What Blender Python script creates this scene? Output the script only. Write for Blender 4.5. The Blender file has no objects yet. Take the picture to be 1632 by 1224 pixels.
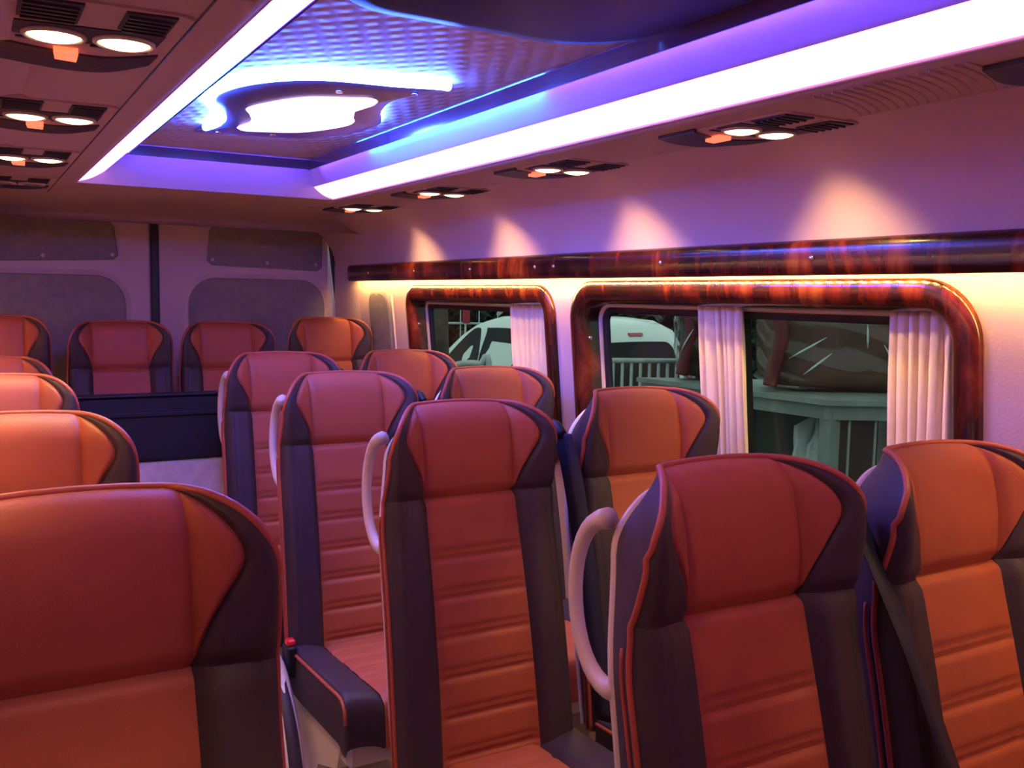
import bpy, math, random
from mathutils import Vector, Matrix
random.seed(7)
S = bpy.context.scene
COL = S.collection
pi = math.pi

# ------------------------------------------------------------------ camera
cam_d = bpy.data.cameras.new('camera'); cam = bpy.data.objects.new('camera', cam_d); COL.objects.link(cam)
RX = Vector((0.8648, -0.5018, 0.0175)).normalized()
FW = Vector((0.5007, 0.8606, -0.0936)).normalized()
UP = RX.cross(FW).normalized(); RX = FW.cross(UP).normalized()
M = Matrix((RX, UP, -FW)).transposed().to_4x4(); M.translation = (-0.757, 0.0, 1.425)
cam.matrix_world = M
cam_d.sensor_width = 36; cam_d.lens = 1496.0 / 1632 * 36; cam_d.clip_start = 0.02
S.camera = cam
# ------------------------------------------------------------------ world, exposure
wd = bpy.data.worlds.new('dusk'); S.world = wd; wd.use_nodes = True
bg = wd.node_tree.nodes['Background']; bg.inputs[0].default_value = (0.60, 0.74, 0.70, 1); bg.inputs[1].default_value = 1.45
S.view_settings.view_transform = 'Standard'; S.view_settings.look = 'None'
S.view_settings.exposure = 0.0; S.view_settings.gamma = 1.0; S.view_settings.use_curve_mapping = False
# light levels
STRIP_E = 3.15;  STRIP_C = (1.0, 0.335, 0.98)
WARM_C = (1.0, 0.60, 0.16); WARM_E = 480.0
SPOT_W = 7.0;   SPOT_C = (1.0, 0.88, 0.30)
BLUE_C = (0.035, 0.11, 1.0); BLUE_E = 240.0; RAIL_E = 150.0
DIFF_E = 2.6

# ------------------------------------------------------------------ materials
def mat(name, col, rough=0.5, metal=0.0, coat=0.0, spec=0.5, bump=0.0, bscale=200.0, var=0.0, vscale=6.0):
    m = bpy.data.materials.new(name); m.use_nodes = True
    nt = m.node_tree; b = nt.nodes['Principled BSDF']
    b.inputs['Base Color'].default_value = (*col, 1); b.inputs['Roughness'].default_value = rough
    b.inputs['Metallic'].default_value = metal; b.inputs['Coat Weight'].default_value = coat
    b.inputs['Coat Roughness'].default_value = 0.06; b.inputs['Specular IOR Level'].default_value = spec
    tc = nt.nodes.new('ShaderNodeTexCoord')
    if bump > 0:
        n = nt.nodes.new('ShaderNodeTexNoise'); n.inputs['Scale'].default_value = bscale; n.inputs['Detail'].default_value = 3
        nt.links.new(tc.outputs['Object'], n.inputs['Vector'])
        bp = nt.nodes.new('ShaderNodeBump'); bp.inputs['Strength'].default_value = bump; bp.inputs['Distance'].default_value = 0.002
        nt.links.new(n.outputs['Fac'], bp.inputs['Height']); nt.links.new(bp.outputs['Normal'], b.inputs['Normal'])
    if var > 0:
        n = nt.nodes.new('ShaderNodeTexNoise'); n.inputs['Scale'].default_value = vscale; n.inputs['Detail'].default_value = 4
        nt.links.new(tc.outputs['Object'], n.inputs['Vector'])
        r = nt.nodes.new('ShaderNodeValToRGB')
        r.color_ramp.elements[0].position = 0.3; r.color_ramp.elements[1].position = 0.7
        r.color_ramp.elements[0].color = (*[c * (1 - var) for c in col], 1)
        r.color_ramp.elements[1].color = (*[min(1, c * (1 + var)) for c in col], 1)
        nt.links.new(n.outputs['Fac'], r.inputs['Fac']); nt.links.new(r.outputs['Color'], b.inputs['Base Color'])
    return m

def emit(name, col, e):
    m = bpy.data.materials.new(name); m.use_nodes = True; nt = m.node_tree
    b = nt.nodes['Principled BSDF']; b.inputs['Base Color'].default_value = (0.8, 0.8, 0.8, 1)
    b.inputs['Emission Color'].default_value = (*col, 1); b.inputs['Emission Strength'].default_value = e
    return m

def wood_mat():
    m = mat('burl_wood', (0.2, 0.03, 0.01), 0.25, coat=0.4)
    nt = m.node_tree; b = nt.nodes['Principled BSDF']
    tc = nt.nodes.new('ShaderNodeTexCoord'); mp = nt.nodes.new('ShaderNodeMapping')
    mp.inputs['Scale'].default_value = (1.0, 4.5, 1.3)
    nt.links.new(tc.outputs['Object'], mp.inputs['Vector'])
    n = nt.nodes.new('ShaderNodeTexNoise'); n.inputs['Scale'].default_value = 3.4; n.inputs['Detail'].default_value = 7
    n.inputs['Roughness'].default_value = 0.58; n.inputs['Distortion'].default_value = 0.45
    nt.links.new(mp.outputs['Vector'], n.inputs['Vector'])
    r = nt.nodes.new('ShaderNodeValToRGB'); e = r.color_ramp.elements
    e[0].position = 0.36; e[0].color = (0.012, 0.004, 0.003, 1)
    e[1].position = 0.72; e[1].color = (0.24, 0.058, 0.012, 1)
    x = e.new(0.47); x.color = (0.038, 0.005, 0.003, 1)
    x = e.new(0.58); x.color = (0.125, 0.013, 0.005, 1)
    nt.links.new(n.outputs['Fac'], r.inputs['Fac']); nt.links.new(r.outputs['Color'], b.inputs['Base Color'])
    return m

def weave_mat():
    m = mat('ceiling_weave', (0.62, 0.52, 0.52), 0.55)
    nt = m.node_tree; b = nt.nodes['Principled BSDF']
    tc = nt.nodes.new('ShaderNodeTexCoord'); out = None
    bp = nt.nodes.new('ShaderNodeBump'); bp.inputs['Strength'].default_value = 0.38; bp.inputs['Distance'].default_value = 0.006
    mx = nt.nodes.new('ShaderNodeMath'); mx.operation = 'MULTIPLY'
    for i, rot in enumerate((0.45, -0.75)):
        mp = nt.nodes.new('ShaderNodeMapping'); mp.inputs['Rotation'].default_value = (0, 0, rot)
        w = nt.nodes.new('ShaderNodeTexWave'); w.inputs['Scale'].default_value = 8.0; w.inputs['Distortion'].default_value = 0.3
        nt.links.new(tc.outputs['Object'], mp.inputs['Vector']); nt.links.new(mp.outputs['Vector'], w.inputs['Vector'])
        nt.links.new(w.outputs['Fac'], mx.inputs[i])
    nt.links.new(mx.outputs[0], bp.inputs['Height']); nt.links.new(bp.outputs['Normal'], b.inputs['Normal'])
    return m

def glass_mat(name, tint, gloss=0.0):
    m = bpy.data.materials.new(name); m.use_nodes = True; nt = m.node_tree; nt.nodes.clear()
    o = nt.nodes.new('ShaderNodeOutputMaterial'); t = nt.nodes.new('ShaderNodeBsdfTransparent'); g = nt.nodes.new('ShaderNodeBsdfGlossy')
    f0 = nt.nodes.new('ShaderNodeLayerWeight'); f0.inputs[0].default_value = 0.5; f1 = nt.nodes.new('ShaderNodeMath'); f1.operation = 'POWER'; f1.inputs[1].default_value = 5.0; f = nt.nodes.new('ShaderNodeMath'); f.operation = 'MULTIPLY_ADD'; f.inputs[1].default_value = 0.6; f.inputs[2].default_value = 0.02 + gloss * 0.15; nt.links.new(f0.outputs['Facing'], f1.inputs[0]); nt.links.new(f1.outputs[0], f.inputs[0]); mx = nt.nodes.new('ShaderNodeMixShader')
    t.inputs[0].default_value = (*tint, 1); g.inputs['Roughness'].default_value = 0.02 + gloss
    nt.links.new(f.outputs[0], mx.inputs[0]); nt.links.new(t.outputs[0], mx.inputs[1]); nt.links.new(g.outputs[0], mx.inputs[2])
    nt.links.new(mx.outputs[0], o.inputs[0]); return m

TAN = mat('tan_leather', (0.385, 0.082, 0.034), 0.55, spec=0.35, bump=0.25, bscale=420, var=0.06, vscale=14)
TANB = mat('tan_piping', (0.40, 0.075, 0.035), 0.5)
BROWN = mat('dark_brown_leather', (0.044, 0.025, 0.028), 0.55, spec=0.35, bump=0.25, bscale=380, var=0.1, vscale=14)
CREAM = mat('cream_plastic', (0.66, 0.52, 0.40), 0.42, bump=0.1, bscale=300)
WALLM = mat('cream_wall_lining', (0.66, 0.455, 0.44), 0.62, bump=0.35, bscale=160, var=0.03, vscale=3)
ROOFM = mat('cream_roof_lining', (0.54, 0.36, 0.30), 0.6, bump=0.3, bscale=200)
DOMEM = mat('dome_lining', (0.62, 0.52, 0.55), 0.5, bump=0.2, bscale=260)
GREYF = mat('grey_fabric', (0.25, 0.20, 0.20), 0.85, bump=0.6, bscale=420, var=0.12, vscale=30)
BLACK = mat('black_rubber', (0.008, 0.008, 0.009), 0.5)
BLACKF = mat('black_fabric', (0.006, 0.006, 0.008), 0.7, bump=0.5, bscale=60, var=0.3, vscale=12)
GRILLE = mat('dark_grille_plastic', (0.030, 0.018, 0.026), 0.5, bump=0.8, bscale=90)
BELTM = mat('navy_webbing', (0.006, 0.006, 0.014), 0.55, bump=0.5, bscale=300)
CHROME = mat('chrome', (0.8, 0.8, 0.82), 0.12, metal=1.0)
METAL = mat('silver_plate', (0.30, 0.25, 0.32), 0.28, metal=0.7)
WOOD = wood_mat(); WEAVE = weave_mat()
DARKWOOD = mat('dark_gloss_wood', (0.014, 0.006, 0.008), 0.35, spec=0.03, var=0.5, vscale=9)
FLOORM = mat('floor_vinyl', (0.30, 0.23, 0.17), 0.5, var=0.2, vscale=12)
BEIGEF = mat('beige_board', (0.74, 0.60, 0.46), 0.55, var=0.16, vscale=22)
CURT = mat('cream_curtain', (0.80, 0.63, 0.42), 0.85, bump=0.3, bscale=300)
STRIP = emit('strip_diffuser', STRIP_C, STRIP_E)
WARM = emit('warm_led', WARM_C, WARM_E)
LENS = emit('reading_lens', (1.0, 0.80, 0.42), 5.0)
LENSOFF = mat('reading_lens_unlit', (0.35, 0.28, 0.26), 0.15)
REDBTN = emit('red_call_button', (1.0, 0.12, 0.03), 1.8)
BLUE = emit('blue_led', BLUE_C, BLUE_E); BLUER = emit('blue_led_rail', (0.03, 0.20, 1.0), RAIL_E)
RAILM = mat('rail_gloss', (0.10, 0.06, 0.12), 0.15, coat=0.6)
BLUEL = emit('blue_led_soft', (0.06, 0.03, 1.0), 115.0)
DIFF = emit('lamp_diffuser', (1.0, 0.62, 1.0), DIFF_E)
REDP = mat('red_plastic', (0.75, 0.02, 0.02), 0.3); REDP.node_tree.nodes['Principled BSDF'].inputs['Emission Color'].default_value = (0, 0, 0, 1)
GLASS = glass_mat('tinted_window', (0.80, 0.87, 0.85))
CARW = mat('white_car_paint', (0.74, 0.78, 0.76), 0.25, coat=0.4)
CARG = mat('car_glass', (0.010, 0.010, 0.012), 0.15, spec=0.12)
CARB = mat('car_black_trim', (0.02, 0.02, 0.022), 0.5)
TAIL = mat('red_lamp', (0.45, 0.015, 0.02), 0.2, coat=0.5)
LEAF = mat('leaves', (0.020, 0.050, 0.016), 0.6, var=0.5, vscale=2)
BARK = mat('bark', (0.075, 0.062, 0.048), 0.9, bump=0.9, bscale=14, var=0.5, vscale=9)
GROUND = mat('asphalt', (0.006, 0.006, 0.0065), 0.95, spec=0.1, var=0.3, vscale=3)  # very dark base colour, matt
SHADE_STEEL = mat('shaded_white_steel', (0.20, 0.225, 0.22), 0.5, var=0.2, vscale=8)  # counter's white steel, with the shade it stands in put into the base colour
WMETAL = mat('white_painted_steel', (0.42, 0.46, 0.45), 0.45, var=0.15, vscale=10)
WRAPB = mat('brown_upholstery', (0.12, 0.05, 0.034), 0.7, var=0.2)
WRAPR = mat('dark_red_upholstery', (0.11, 0.007, 0.012), 0.6, var=0.2)
FILM = glass_mat('clear_film', (0.86, 0.88, 0.88), 0.10)
BAG_AND_GLINT = mat('white_bag_and_glint', (0.55, 0.60, 0.60), 0.4, bump=0.9, bscale=20)  # bag plastic, also the white of the painted glints on the film
DARKB = mat('dark_shed', (0.010, 0.010, 0.011), 0.9)

# ------------------------------------------------------------------ mesh helpers
def obj(name, verts, faces, m, parent=None, smooth=True):
    me = bpy.data.meshes.new(name); me.from_pydata([tuple(v) for v in verts], [], faces); me.update()
    if smooth: me.shade_smooth()
    me.materials.append(m)
    o = bpy.data.objects.new(name, me); COL.objects.link(o)
    if parent: o.parent = parent
    return o
def tag(o, label=None, cat=None, group=None, kind=None):
    if label: o['label'] = label
    if cat: o['category'] = cat
    if group: o['group'] = group
    if kind: o['kind'] = kind
    return o
def empty(name, loc=(0, 0, 0), rz=0):
    o = bpy.data.objects.new(name, None); COL.objects.link(o); o.location = loc; o.rotation_euler = (0, 0, rz); o.empty_display_size = 0.1
    return o
class MB:
    def __init__(s): s.v = []; s.f = []
    def add(s, v, f):
        n = len(s.v); s.v += [tuple(p) for p in v]; s.f += [tuple(i + n for i in q) for q in f]; return s
    def patch(s, fn, nu, nv, flip=False):
        v = [fn(i / nu, j / nv) for j in range(nv + 1) for i in range(nu + 1)]; f = []
        for j in range(nv):
            for i in range(nu):
                a = j * (nu + 1) + i; q = (a, a + 1, a + nu + 2, a + nu + 1); f.append(q[::-1] if flip else q)
        return s.add(v, f)
    def box(s, x0, x1, y0, y1, z0, z1, b=0.0):
        if b <= 0:
            v = [(x, y, z) for z in (z0, z1) for y in (y0, y1) for x in (x0, x1)]
            return s.add(v, [(0, 2, 3, 1), (4, 5, 7, 6), (0, 1, 5, 4), (2, 6, 7, 3), (0, 4, 6, 2), (1, 3, 7, 5)])
        # bevelled: 24 verts
        v = []; idx = {}
        X = (x0, x1); Y = (y0, y1); Z = (z0, z1)
        for a in (0, 1):
            for c in (0, 1):
                for d in (0, 1):
                    sx, sy, sz = (1 if a == 0 else -1) * b, (1 if c == 0 else -1) * b, (1 if d == 0 else -1) * b
                    idx[a, c, d, 0] = len(v); v.append((X[a], Y[c] + sy, Z[d] + sz))
                    idx[a, c, d, 1] = len(v); v.append((X[a] + sx, Y[c], Z[d] + sz))
                    idx[a, c, d, 2] = len(v); v.append((X[a] + sx, Y[c] + sy, Z[d]))
        f = []
        for k in range(2):
            f.append(tuple(idx[k, c, d, 0] for c, d in ((0, 0), (0, 1), (1, 1), (1, 0))))
            f.append(tuple(idx[a, k, d, 1] for a, d in ((0, 0), (0, 1), (1, 1), (1, 0))))
            f.append(tuple(idx[a, c, k, 2] for a, c in ((0, 0), (0, 1), (1, 1), (1, 0))))
        for p in (0, 1):
            for q in (0, 1):
                f.append((idx[0, p, q, 1], idx[1, p, q, 1], idx[1, p, q, 2], idx[0, p, q, 2]))
                f.append((idx[p, 0, q, 0], idx[p, 1, q, 0], idx[p, 1, q, 2], idx[p, 0, q, 2]))
                f.append((idx[p, q, 0, 0], idx[p, q, 1, 0], idx[p, q, 1, 1], idx[p, q, 0, 1]))
        for a in (0, 1):
            for c in (0, 1):
                for d in (0, 1): f.append((idx[a, c, d, 0], idx[a, c, d, 1], idx[a, c, d, 2]))
        return s.add(v, f)
    def tube(s, pts, r, n=8, closed=False, cap=True, flat=1.0):
        P = [Vector(p) for p in pts]; N = len(P); v = []; f = []
        rr = r if callable(r) else (lambda t: r)
        ref = None
        for i in range(N):
            a = P[(i - 1) % N] if (closed or i > 0) else P[i]; c = P[(i + 1) % N] if (closed or i < N - 1) else P[i]
            t = (c - a).normalized()
            if ref is None:
                ref = Vector((0, 0, 1)) if abs(t.z) < 0.9 else Vector((1, 0, 0))
            u = (ref - t * ref.dot(t))
            u = u.normalized() if u.length > 1e-6 else t.orthogonal().normalized()
            w = t.cross(u); ref = u
            R = rr(i / max(1, N - 1))
            for k in range(n):
                an = 2 * pi * k / n; v.append(P[i] + u * (math.cos(an) * R * flat) + w * (math.sin(an) * R))
        M_ = N if closed else N - 1
        for i in range(M_):
            for k in range(n):
                a = i * n + k; b = i * n + (k + 1) % n; c = ((i + 1) % N) * n + (k + 1) % n; d = ((i + 1) % N) * n + k
                f.append((a, b, c, d))
        if cap and not closed:
            f.append(tuple(range(n))[::-1]); f.append(tuple((N - 1) * n + k for k in range(n)))
        return s.add(v, f)
    def prism(s, poly, z0, z1):
        n = len(poly); v = [(p[0], p[1], z0) for p in poly] + [(p[0], p[1], z1) for p in poly]
        f = [tuple(range(n))[::-1], tuple(range(n, 2 * n))] + [(i, (i + 1) % n, n + (i + 1) % n, n + i) for i in range(n)]
        return s.add(v, f)
    def build(s, name, m, parent=None, smooth=True): return obj(name, s.v, s.f, m, parent, smooth)
def sm(a, b, x):
    t = max(0.0, min(1.0, (x - a) / (b - a))); return t * t * (3 - 2 * t)
def lerp(a, b, t): return a + (b - a) * t
def catmull(P, n, closed=False):
    out = []; N = len(P); segs = N if closed else N - 1
    for i in range(segs):
        p = [P[(i + k) % N] if closed else P[max(0, min(N - 1, i + k))] for k in (-1, 0, 1, 2)]
        for j in range(n):
            t = j / n
            out.append(tuple(0.5 * (2 * b + (c - a) * t + (2 * a - 5 * b + 4 * c - d) * t * t + (3 * b - a - 3 * c + d) * t ** 3) for a, b, c, d in zip(*p)))
    if not closed: out.append(tuple(P[-1]))
    return out
def copy_tree(o, parent=None):
    c = o.copy(); COL.objects.link(c); c.parent = parent
    for ch in list(o.children): copy_tree(ch, c)
    return c

# ================================================================== ROOM SHELL
Y0, YR = -0.9, 4.60
LEAN = 0.095
def wx(z): return 0.88 + LEAN * (1.43 - z)
def wp(y, z, off=0.0):                      # point on the right side wall, off = outward
    return (wx(z) + off, y, z)
W1 = (2.55, 3.72, 0.86, 1.462); W2 = (1.075, 2.452, 0.86, 1.474)     # outer frame rectangles y0,y1,z0,z1
FB = 0.066                                  # frame band width
tag(MB().box(-1.05, 1.05, Y0, YR + 0.06, -0.05, 0.0).build('floor', FLOORM, None, False), kind='structure')
# right wall with two openings
mb = MB()
def wq(y0, y1, z0, z1):
    n = max(1, int((y1 - y0) / 0.4))
    mb.patch(lambda s, t: wp(lerp(y0, y1, s), lerp(z0, z1, t)), n, 2)
holes = [(W2[0] + FB - .012, W2[1] - FB + .012, W2[2] + FB - .012, W2[3] - FB + .012), (W1[0] + FB - .012, W1[1] - FB + .012, W1[2] + FB - .012, W1[3] - FB + .012)]
ys = [Y0, holes[0][0], holes[0][1], holes[1][0], holes[1][1], YR]
for i in range(5):
    if i in (1, 3):
        h = holes[i // 2]; wq(ys[i], ys[i + 1], 0, h[2]); wq(ys[i], ys[i + 1], h[3], 1.56)
    else: wq(ys[i], ys[i + 1], 0, 1.56)
# cove from valance up to the console
def cove(t):
    a, b, c, d = (0.868, 1.555), (0.855, 1.655), (0.80, 1.742), (0.655, 1.762)
    return tuple((1 - t) ** 3 * p + 3 * (1 - t) ** 2 * t * q + 3 * (1 - t) * t * t * r + t ** 3 * w for p, q, r, w in zip(a, b, c, d))
mb.patch(lambda s, t: (cove(t)[0], lerp(Y0, YR, s), cove(t)[1]), 12, 14)
tag(mb.build('wall_right', WALLM), kind='structure')
mb = MB()
mb.patch(lambda s, t: (-wx(t * 1.56) - .045, lerp(Y0, YR, s), t * 1.56), 12, 6)
mb.patch(lambda s, t: (-cove(t)[0], lerp(Y0, YR, s), cove(t)[1]), 12, 14)
tag(mb.build('wall_left', WALLM), kind='structure')
tag(MB().box(-1.05, 1.05, Y0 - 0.05, Y0, 0, 1.95).build('wall_front', WALLM, None, False), kind='structure')

# ceiling: dome, side coves, consoles, rear header
DY = 3.40
dome = MB().patch(lambda s, t: (lerp(-0.315, 0.315, s), lerp(Y0, 3.29, t), 1.887), 4, 12).build('ceiling', WEAVE)
tag(dome, kind='structure')
mb = MB()
for sx in (-1, 1):
    prof = [(0.352, 1.806), (0.347, 1.812), (0.338, 1.838), (0.332, 1.842), (0.326, 1.858), (0.320, 1.862), (0.313, 1.888)]
    mb.patch(lambda s, t: (sx * prof[round(t * 6)][0], lerp(Y0, DY, s), prof[round(t * 6)][1]), 14, 6)
mb.patch(lambda s, t: (lerp(-0.44, 0.44, s) * lerp(1, 0.72, t), lerp(DY, 3.285, t), lerp(1.768, 1.888, t)), 10, 4)
mb.build('dome_lining', DOMEM, dome)
# consoles (overhead strips with reading lights)
def console(sx, nm):
    m = MB()
    prof = [(0.437, 1.795), (0.434, 1.772), (0.440, 1.763), (0.455, 1.759), (0.60, 1.757), (0.648, 1.757), (0.662, 1.762), (0.668, 1.775)]
    m.patch(lambda s, t: (sx * prof[round(t * 7)][0], lerp(Y0, 3.72, s), prof[round(t * 7)][1]), 14, 7)
    o = m.build(nm, ROOFM); tag(o, kind='structure'); return o
con_r = console(1, 'trim_1'); con_l = console(-1, 'trim_2')
for sx, c in ((1, con_r), (-1, con_l)):
    if sx < 0: MB().tube([(sx * 0.497, y, 1.7575) for y in (Y0, 1.0, 3.7)], 0.0015, 6).build('seam', GRILLE, c)
    for k in range(15):                       # moulded curved ribs between two light units
        yb = 0.865 + k * 0.0195
        pts = [(sx * lerp(0.455, 0.635, t), yb + 0.055 * t * t - 0.02, 1.7575) for t in [i / 8 for i in range(9)]]
        MB().tube(pts, 0.0030, 6, flat=0.8).build('rib', ROOFM, c)
# rear header
mb = MB()
hp = [(DY, 1.768), (3.55, 1.760), (3.80, 1.765), (4.02, 1.765), (4.12, 1.752), (4.17, 1.728), (4.175, 1.710), (4.15, 1.697), (4.10, 1.692), (4.20, 1.700), (YR, 1.735)]
hp = catmull(hp, 4)
def hx(s, t):
    y, z = hp[round(t * (len(hp) - 1))]
    x = lerp(-0.84, 0.84, s); e = max(0.0, (abs(x) - 0.70) / 0.14)
    return (x, y - 0.06 * e * e, z + 0.0 * e)
mb.patch(hx, 28, len(hp) - 1)
tag(mb.build('trim_3', ROOFM), kind='structure')
# rear wall with two door leaves
tag(MB().box(-1.0, 1.0, YR + 0.03, YR + 0.06, 0, 1.95).build('wall_rear', WALLM, None, False), kind='structure')
def rrect(x0, x1, z0, z1, r4, n=8):
    # r4 radii: bl, br, tr, tl
    P = []
    for (cx, cz, a0), r in zip(((x0, z0, pi), (x1, z0, 1.5 * pi), (x1, z1, 0), (x0, z1, 0.5 * pi)), r4):
        ccx = cx + r if cx == x0 else cx - r; ccz = cz + r if cz == z0 else cz - r
        for k in range(n + 1):
            a = a0 + 0.5 * pi * k / n; P.append((ccx + r * math.cos(a), ccz + r * math.sin(a)))
    return P
def panel_y(poly, y0, y1, inset=0.008):
    """rounded slab in the XZ plane, front at y0 (bevelled), back at y1"""
    n = len(poly); cx = sum(p[0] for p in poly) / n; cz = sum(p[1] for p in poly) / n
    w = max(abs(p[0] - cx) for p in poly); h = max(abs(p[1] - cz) for p in poly)
    inner = [(cx + (x - cx) * (1 - inset / w), cz + (z - cz) * (1 - inset / h)) for x, z in poly]
    v = [(x, y1, z) for x, z in poly] + [(x, y0 + inset * 0.6, z) for x, z in poly] + [(x, y0, z) for x, z in inner]
    f = [(i, (i + 1) % n, n + (i + 1) % n, n + i) for i in range(n)] + [(n + i, n + (i + 1) % n, 2 * n + (i + 1) % n, 2 * n + i) for i in range(n)]
    f.append(tuple(range(2 * n, 3 * n)))
    return v, f
for sx, nm in ((1, 'door_1'), (-1, 'door_2')):
    d = empty(nm, (0, 0, 0)); tag(d, kind='structure')
    a, b = (0.016, 0.83) if sx > 0 else (-0.83, -0.016)
    v, f = panel_y(rrect(a, b, 0.3, 1.80, (.02, .02, .02, .02)), YR, YR + 0.03); obj('leaf', v, f, WALLM, d, False)
    # recessed-look lower blind with surround
    x0, x1 = (0.135, 0.82) if sx > 0 else (-0.82, -0.115)
    ro = rrect(x0 - .012, x1 + .012, 0.75, 1.508, (.05, .05, .15, .15), 10); v, f = panel_y(ro, YR - 0.012, YR + .005, 0.02); obj('window_surround', v, f, WALLM, d, False)
    ri = rrect(x0 + .012, x1 - .012, 0.78, 1.486, (.05, .05, .13, .13), 10); v, f = panel_y(ri, YR - 0.017, YR + .002, 0.006); obj('blind', v, f, GREYF, d, False)
    # upper padded panel (trapezoid)
    if sx > 0: tz = [(0.235, 1.565), (0.26, 1.545), (0.77, 1.530), (0.795, 1.545), (0.80, 1.735), (0.265, 1.735), (0.25, 1.70)]
    else: tz = [(-0.155, 1.575), (-0.175, 1.555), (-0.77, 1.530), (-0.795, 1.545), (-0.80, 1.735), (-0.19, 1.735), (-0.17, 1.70)][::-1]
    v, f = panel_y(tz, YR - 0.014, YR + .002, 0.006); up = obj('upper_panel', v, f, GREYF, d, False)
    for (qx, qz) in (((0.26, 1.57), (0.52, 1.562), (0.765, 1.562)) if sx > 0 else ((-0.18, 1.578), (-0.46, 1.565), (-0.76, 1.562))):
        m = MB(); m.patch(lambda s, t: (qx + .009 * math.sin(t * pi / 2) * math.cos(2 * pi * s), YR - 0.015 - .004 * math.cos(t * pi / 2), qz + .009 * math.sin(t * pi / 2) * math.sin(2 * pi * s)), 10, 4); m.build('screw', CREAM, up)
tag(MB().box(-0.016, 0.020, YR - 0.012, YR + 0.02, 0.3, 1.79, 0.005).build('trim_4', BLACK, None, False), kind='structure')
tag(MB().tube([(0.838, YR - 0.005, 1.75), (0.845, YR - 0.005, 1.65), (0.885, YR - .005, 1.32), (0.90, YR - .005, 0.6)], 0.011, 8).build('trim_5', BLACK), kind='structure')
# corner pillar cover and grey padded panel on the right wall
mb = MB()
mb.patch(lambda s, t: (lerp(wx(lerp(.6, 1.56, t)) + .004, 0.862 + .02 * (1.5 - lerp(.6, 1.56, t)), math.sin(s * pi / 2) if s < 1 else 1), lerp(4.285, 4.59, s ** 1.6), lerp(.6, 1.56, t)), 10, 6)
tag(mb.build('trim_6', WALLM), kind='structure')
v, f = panel_y(rrect(3.90, 4.145, 0.75, 1.432, (.03, .03, .06, .09), 8), -0.016, 0.004, 0.008)
v = [wp(y, z, off) for (y, off, z) in v]
pp = obj('trim_7', v, [q[::-1] for q in f], GREYF, None, False); tag(pp, kind='structure')
for (y, z) in ((3.925, 1.20), (4.125, 1.27), (4.02, 1.415)):
    MB().tube([wp(y, z, -0.016), wp(y, z, -0.020)], 0.006, 8).build('screw', CHROME, pp)
MB().tube([wp(3.885, z, -.002) for z in (.7, 1.1, 1.43)], 0.005, 6).build('edge_bead', CREAM, pp)

# valances (wood band over the windows) with the warm LED line below
def valance(sx, nm, lab):
    m = MB()
    prof = [(0.0, 1.483), (-.004, 1.480), (-.008, 1.482), (-.012, 1.50), (-.013, 1.535), (-.010, 1.548), (-.002, 1.556), (.034, 1.560)]
    x0 = 0.834
    m.patch(lambda s, t: (sx * (x0 + prof[round(t * 7)][0]), lerp(Y0, 4.29, s), prof[round(t * 7)][1]), 20, 7)
    m.add([(sx * (x0 + p[0]), 4.29, p[1]) for p in prof] + [(sx * .885, 4.29, 1.56), (sx * .885, 4.29, 1.483)], [tuple(range(10))])
    o = m.build(nm, WOOD); tag(o, kind='structure')
    for y in (0.25, 0.95, 1.44, 1.95, 2.47, 2.58, 3.03, 3.52, 4.02):
        q = MB(); q.patch(lambda s, t: (sx * (x0 - .0135 - .004 * math.cos(t * pi / 2)), y + .007 * math.sin(t * pi / 2) * math.cos(2 * pi * s), 1.517 + .007 * math.sin(t * pi / 2) * math.sin(2 * pi * s)), 10, 4); q.build('screw', CHROME, o)
    return o
valance(1, 'trim_8', ''); valance(-1, 'trim_9', '')
for sx, lab in ((1, 'warm white LED line glowing under the wooden rail above the curtained windows'), (-1, 'warm white LED line under the wooden rail above the single seats')):
    e = empty('led_line', (0, 0, 0)); tag(e, lab, 'led strip', 'warm LED lines')
    MB().box(*sorted((sx * 0.833, sx * 0.841)), Y0 + .05, 4.28, 1.492, 1.496).build('tape', CREAM, e, False)
    m = MB(); n = 160
    for k in range(n):
        y = lerp(-0.6 if sx > 0 else 1.0, 4.27, k / (n - 1)); m.box(*sorted((sx * 0.8345, sx * 0.8400)), y - .0045, y + .0045, 1.4885, 1.4922)
    tag(m.build('led_beads', WARM, e, False), kind='stuff')

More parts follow.
